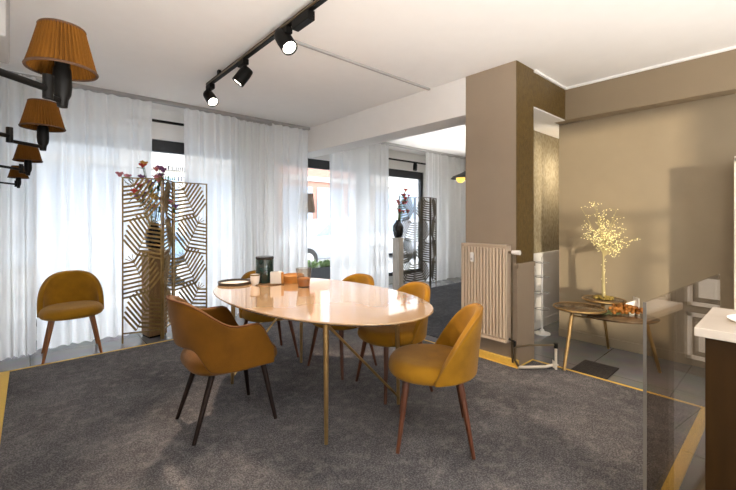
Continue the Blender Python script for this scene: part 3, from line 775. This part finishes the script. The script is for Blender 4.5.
# dried pods and the card on the low top
pods = thing('dried_bouquet', 'bunch of dried orange pods lying on the low coffee table top', 'dried flowers', (3.91,.99,.446))
pm = MB(); st_ = MB()
for k in range(60):
    t_ = rnd.uniform(-1,1); q = RT*(.125*t_) + DP*rnd.gauss(0,.03) + V((0,0,(.028)+.06*rnd.random()*(1-abs(t_)*.5)))
    pm.lathe([(.002,-.020),(.014,-.014),(.019,0),(.014,.014),(.002,.023)], q, 7, mtx=Matrix.Rotation(rnd.uniform(0,3),4,V((rnd.random(),rnd.random(),.3)).normalized()))
    if k % 4 == 0: st_.tube([q, q-RT*rnd.uniform(.05,.14)+V((0,0,-q.z+.006))], .0018, 5)
pm.build('pods', M['orange_pod'], pods, smooth=True)['kind'] = 'stuff'
st_.build('stalks', M['leaf_green'], pods)
cd = thing('folded_card', 'small white card with a green leaf standing behind the dried pods', 'card', (4.00,.93,.447), math.radians(40))
MB().box(-.048,.048,-.002,.002,0,.150).build('front', M['paper'], cd)
MB().bar((0,.006,.002),(0,.045,.11),.09,.003,(1,0,0)).build('back_flap', M['paper'], cd)
lfm = MB()
lfm.prism([(-.035,.055),(-.02,.075),(.005,.092),(.04,.098),(.03,.075),(.008,.058),(-.015,.05)], 'y', -.0035, -.002)
lfm.build('leaf_print', M['leaf_green'], cd)

# ------------------------------------------------------------------ counter, plate and glass partition
co = thing('counter', 'dark brown counter with white marble top at the right edge', 'counter', (1.79,-.9,0))
MB().box(.035,.45,.03,1.115,.0,.868).build('body', M['wood_dark'], co, bevel=.003)
MB().box(0,.475,0,1.141,.868,.90).build('worktop', M['marble_white'], co, bevel=.003)
pl = tag(MB().lathe([(.01,0),(.085,0),(.118,.008),(.120,.012),(.085,.007),(.01,.006)], (2.03,.055,.90), 44).build('plate', M['white'], smooth='auto'), 'white round plate on the marble counter top', 'plate')
gp = thing('glass_partition', 'clear waist high glass partition standing beside the brown counter', 'glass partition', (1.60,.346,0), math.atan2(-.081,1.12))
MB().box(0,1.12,-.005,.005,.03,1.0).build('glass_pane', M['panel_glass'], gp)
MB().box(-.003,0,-.005,.005,.03,1.0).build('edge_strip', M['edge'], gp)
MB().box(0.05,1.10,-.02,.02,0,.035).build('floor_channel', M['dark_bronze'], gp)

# tall cabinet with white mouldings against the right wall
cb = thing('tall_cabinet', 'tall grey cabinet with white mouldings at the right edge against the beige wall', 'cabinet', (4.37,-.9,0))
MB().box(-.33,-.016,0,1.19,0,1.74).build('body', M['cab_grey'], cb)
MB().box(-.35,-.016,1.16,1.205,0,1.76).box(-.35,-.016,-.02,1.205,1.73,1.77).build('white_edge', M['cab_white'], cb)
for k in range(2):
    ya = .04+.56*k; yb2 = ya+.52
    d_ = MB(); 
    dr = MB().box(-.345,-.33,ya,yb2,.08,1.70).build('door', M['cab_grey'], cb)
    for z0, z1 in ((.14,.52),(.58,.88),(.95,1.62)):
        f_ = MB(); w_ = .03
        f_.box(-.362,-.345,ya+.04,yb2-.04,z0,z0+w_).box(-.362,-.345,ya+.04,yb2-.04,z1-w_,z1).box(-.362,-.345,ya+.04,ya+.04+w_,z0,z1).box(-.362,-.345,yb2-.04-w_,yb2-.04,z0,z1)
        f_.box(-.352,-.345,ya+.11,yb2-.11,z0+.07,z1-.07)
        f_.build('moulding', M['cab_white'], dr)

# ------------------------------------------------------------------ floor lamp and planter by the window
fl = thing('floor_lamp', 'floor lamp with taupe shade glimpsed beside the narrow street view', 'floor lamp', (3.25,5.10,0))
MB().lathe([(.01,0),(.13,0),(.13,.015),(.02,.025),(.01,.03)], n=28).build('base', M['black'], fl, smooth='auto')
MB().cyl((0,0,.02),(0,0,1.45),.010,n=10).build('pole', M['black'], fl)
MB().lathe([(.135,1.39),(.095,1.69)], n=32, cap=False).build('lamp_shade', M['taupe_shade'], fl, smooth='auto', solid=.003)

# lettering on the shop window, seen reversed from inside and not legible
def glyph_row(x0, x1, z, h, m, label, seed, n):
    rnd = random.Random(seed); g = MB(); y = YW+.066
    for i in range(n):
        a = x0 + (x1-x0)*i/n; w_ = (x1-x0)/n*.66; th = h*.17
        kind = rnd.randint(0,4)
        if kind in (0,1,3): g.box(a, a+th, y, y+.003, z, z+h)
        if kind in (1,2,4): g.box(a, a+w_, y, y+.003, z+h-th, z+h)
        if kind in (0,2): g.box(a, a+w_, y, y+.003, z, z+th)
        if kind in (2,3): g.box(a, a+w_, y, y+.003, z+h*.45, z+h*.45+th)
        if kind in (4,1): g.box(a+w_-th, a+w_, y, y+.003, z, z+h)
    tag(g.build('window_lettering', m), label, 'lettering', 'lettering on the window above the gold screen')
glyph_row(1.34, 1.56, 1.93, .055, M['letter_dark'], 'upper row of dark lettering on the window above the gold screen', 1, 9)
glyph_row(1.20, 1.44, 1.80, .050, M['letter_green'], 'green lettering low on the window above the gold screen', 4, 9)
glyph_row(1.46, 1.66, 1.79, .060, M['letter_blue'], 'blue lettering low on the window above the gold screen', 9, 7)

# ------------------------------------------------------------------ street outside
struct(MB().box(-40, 60, YW+2.2, 40, -.25, -.14).build('street', M['asphalt']))
struct(MB().box(-40, 60, YW+.22, YW+2.2, -.25, -.02).box(-40, 60, 15.2, 17, -.14, -.02).build('pavement', M['pave']))
def building(x0, x1, h, wallm, label, cols, y=17.0, seed=0):
    t = thing('building', label, 'building', ((x0+x1)/2, y, -.02), 0, 'houses across the street')
    w2 = (x1-x0)/2 - .02
    MB().box(-w2, w2, 0, 6, 0, h).build('wall', wallm, t)
    MB().box(-w2, w2, -.25, 0, h-.35, h).box(-w2, w2, -.12, 0, 3.3, 3.55).build('cornice', M['facade1'], t)
    for c in range(cols):
        xc = lerp(-w2, w2, (c+.5)/cols); ww = (x1-x0)/cols*.28
        z = 4.2
        while z + 1.8 < h-.4:
            f = MB().box(xc-ww-.1, xc+ww+.1, -.08, 0, z-.1, z+1.8).build('window_frame', M['facade1'], t)
            MB().box(xc-ww, xc-.04, -.10, -.08, z, z+1.7).box(xc+.04, xc+ww, -.10, -.08, z, z+1.7).build('pane', M['facade_win'], f)
            z += 2.9
        MB().box(xc-ww*1.5, xc+ww*1.5, -.06, 0, .5, 3.0).build('shop_window', M['facade_win'], t)
building(-16, -6, 12, M['facade1'], 'cream house across the street, far left behind the curtains', 4)
building(-6, 2.5, 13, M['facade3'], 'pale blue house across the street behind the gold screen', 4)
building(2.5, 9.2, 10.5, M['facade1'], 'cream house across the street left of the narrow street view', 3)
building(9.2, 15.5, 12.5, M['facade2'], 'red brick house across the street in the narrow street view', 3)
building(15.5, 22, 11.5, M['facade1'], 'cream house across the street seen past the far screen', 3)
building(22, 31, 12.5, M['facade3'], 'pale blue house across the street at the far right', 4)
def car(x, y, m, label):
    t = thing('car', label, 'car', (x,y,-.14), 0, 'parked cars in the street')
    body = [(-2.1,.30),(-2.1,.72),(-1.95,.88),(-1.15,.95),(-.55,1.42),(.75,1.45),(1.45,.98),(2.0,.86),(2.12,.62),(2.1,.30)]
    MB().prism(body, 'y', -.85, .85).build('body', m, t, bevel=.06, smooth='auto')
    MB().prism([(-1.02,.97),(-.50,1.37),(.70,1.40),(1.28,.99)], 'y', -.87, .87).build('side_windows', M['facade_win'], t)
    for sx in (-1.3, 1.3):
        for sy in (-.78, .78):
            w_ = MB().cyl((sx,sy-.1,.32),(sx,sy+.1,.32),.32,n=24).build('wheel', M['tyre'], t, smooth='auto')
            MB().cyl((sx,sy-.11,.32),(sx,sy+.11,.32),.19,n=16).build('hubcap', M['grey_plastic'], w_)
car(6.9, 9.6, M['car_white'], 'white car parked in the narrow street view between curtains')
car(1.2, 9.6, M['car_blue'], 'blue grey car parked behind the sheer curtain near the gold screen')
car(12.0, 9.8, M['car_white'], 'white car parked behind the far palm screen')
pn = thing('planter', 'dark planter box with low green plant outside the narrow window gap', 'planter', (4.45,6.45,-.02))
MB().box(-.35,.35,-.15,.15,.0,.34).build('box', M['frame_black'], pn, bevel=.005)
gl_ = MB()
for k in range(90):
    q = V((rnd.uniform(-.33,.33), rnd.uniform(-.13,.13), .33)); gl_.bar(q, q+V((rnd.gauss(0,.05), rnd.gauss(0,.05), rnd.uniform(.06,.16))), .03, .003)
gl_.build('foliage', M['leaf_green'], pn)

# ------------------------------------------------------------------ light
w = bpy.data.worlds.new('world'); S.world = w; w.use_nodes = True
bg = w.node_tree.nodes['Background']
bg.inputs['Color'].default_value = (.94,.97,1.0,1); bg.inputs['Strength'].default_value = 4.6
su = bpy.data.lights.new('sun', 'SUN'); su.energy = 1.6; su.color = (1,.84,.62); su.angle = math.radians(2.0)
so = bpy.data.objects.new('sun', su); COL.objects.link(so)
so.rotation_euler = V((.605,.79,-.03)).normalized().to_track_quat('-Z','Y').to_euler()
# sky portals at the openings
def portal(x0, x1, y, z0, z1, flip):
    l = bpy.data.lights.new('sky_portal', 'AREA'); l.shape = 'RECTANGLE'; l.size = x1-x0; l.size_y = z1-z0; l.cycles.is_portal = True
    o = bpy.data.objects.new('sky_portal', l); COL.objects.link(o); o.location = ((x0+x1)/2, y, (z0+z1)/2)
    o.rotation_euler = (PI/2 if not flip else -PI/2, 0, 0)
for a, b_ in wins: portal(a, b_, YW+.20, HB, HT, True)
portal(bw[0], bw[1], YB-.18, .25, 2.45, False)
# fill lamps added out of view to brighten the ceiling and far room
def fill_lamp(x, y, power, label, col=(1,.94,.87), z=0, cone=142):
    t = thing('fill_lamp', label, 'floor lamp', (x,y,z), 0, 'added fill lamps outside the view')
    MB().lathe([(.01,0),(.14,0),(.14,.02),(.03,.03),(.01,.03)], n=28).build('base', M['black'], t, smooth='auto')
    MB().cyl((0,0,.03),(0,0,.36),.018,n=10).build('pole', M['black'], t)
    MB().lathe([(.02,.36),(.10,.38),(.14,.48),(.135,.48),(.095,.39),(.02,.37)], n=32).build('bowl', M['white'], t, smooth='auto')
    l = bpy.data.lights.new('bulb', 'SPOT'); l.energy = power; l.color = col; l.shadow_soft_size = .25; l.spot_size = math.radians(cone); l.spot_blend = .35
    o = bpy.data.objects.new('bulb', l); COL.objects.link(o); o.parent = t; o.location = (0,0,.52); o.rotation_euler = (PI,0,0)
fill_lamp(.25, -.75, 205, 'added fill lamp behind the viewer at the left')
fill_lamp(3.3, -1.5, 75, 'added fill lamp behind the viewer beyond the counter')
fill_lamp(5.7, 2.9, 170, 'added fill lamp in the far room hidden by the pillar', (1,.96,.92), .010, 98)
def passage_fill(x, y, z, power, label, col=(1,.90,.76)):  # unseen lamp added to brighten the passage wallpaper
    t = thing('passage_fill_lamp', label, 'fill light', (x,y,2.325))
    MB().cyl((0,0,0),(0,0,z-2.325),.006,n=8).build('cord', M['black'], t)
    MB().lathe([(.05,z-2.325-.02),(.02,z-2.325+.05)], n=24, cap=False).build('lamp_shade', M['white'], t, smooth='auto', solid=.003)
    l = bpy.data.lights.new('bulb', 'POINT'); l.energy = power; l.color = col; l.shadow_soft_size = .05
    o = bpy.data.objects.new('bulb', l); COL.objects.link(o); o.parent = t; o.location = (0,0,z-2.325-.08)
passage_fill(4.86, 1.66, 1.95, 7, 'added fill lamp hidden in the narrow passage behind the beige wall')

# ------------------------------------------------------------------ camera
cam = bpy.data.cameras.new('camera'); co_ = bpy.data.objects.new('camera', cam); COL.objects.link(co_)
cam.sensor_width = 36; cam.lens = 379.5/736*36; cam.shift_y = -26/736; cam.clip_start = .02; cam.clip_end = 200
co_.location = (0,0,1.29); co_.rotation_euler = (PI/2, 0, -math.atan2(.665,.747))
S.camera = co_
S.view_settings.view_transform = 'Standard'; S.view_settings.look = 'None'; S.view_settings.gamma = 1; S.view_settings.exposure = 1.2
S.cycles.max_bounces = 10; S.cycles.diffuse_bounces = 5; S.cycles.transparent_max_bounces = 16; S.cycles.sample_clamp_indirect = 6; S.cycles.use_denoising = True
S.cycles.caustics_reflective = False; S.cycles.caustics_refractive = False
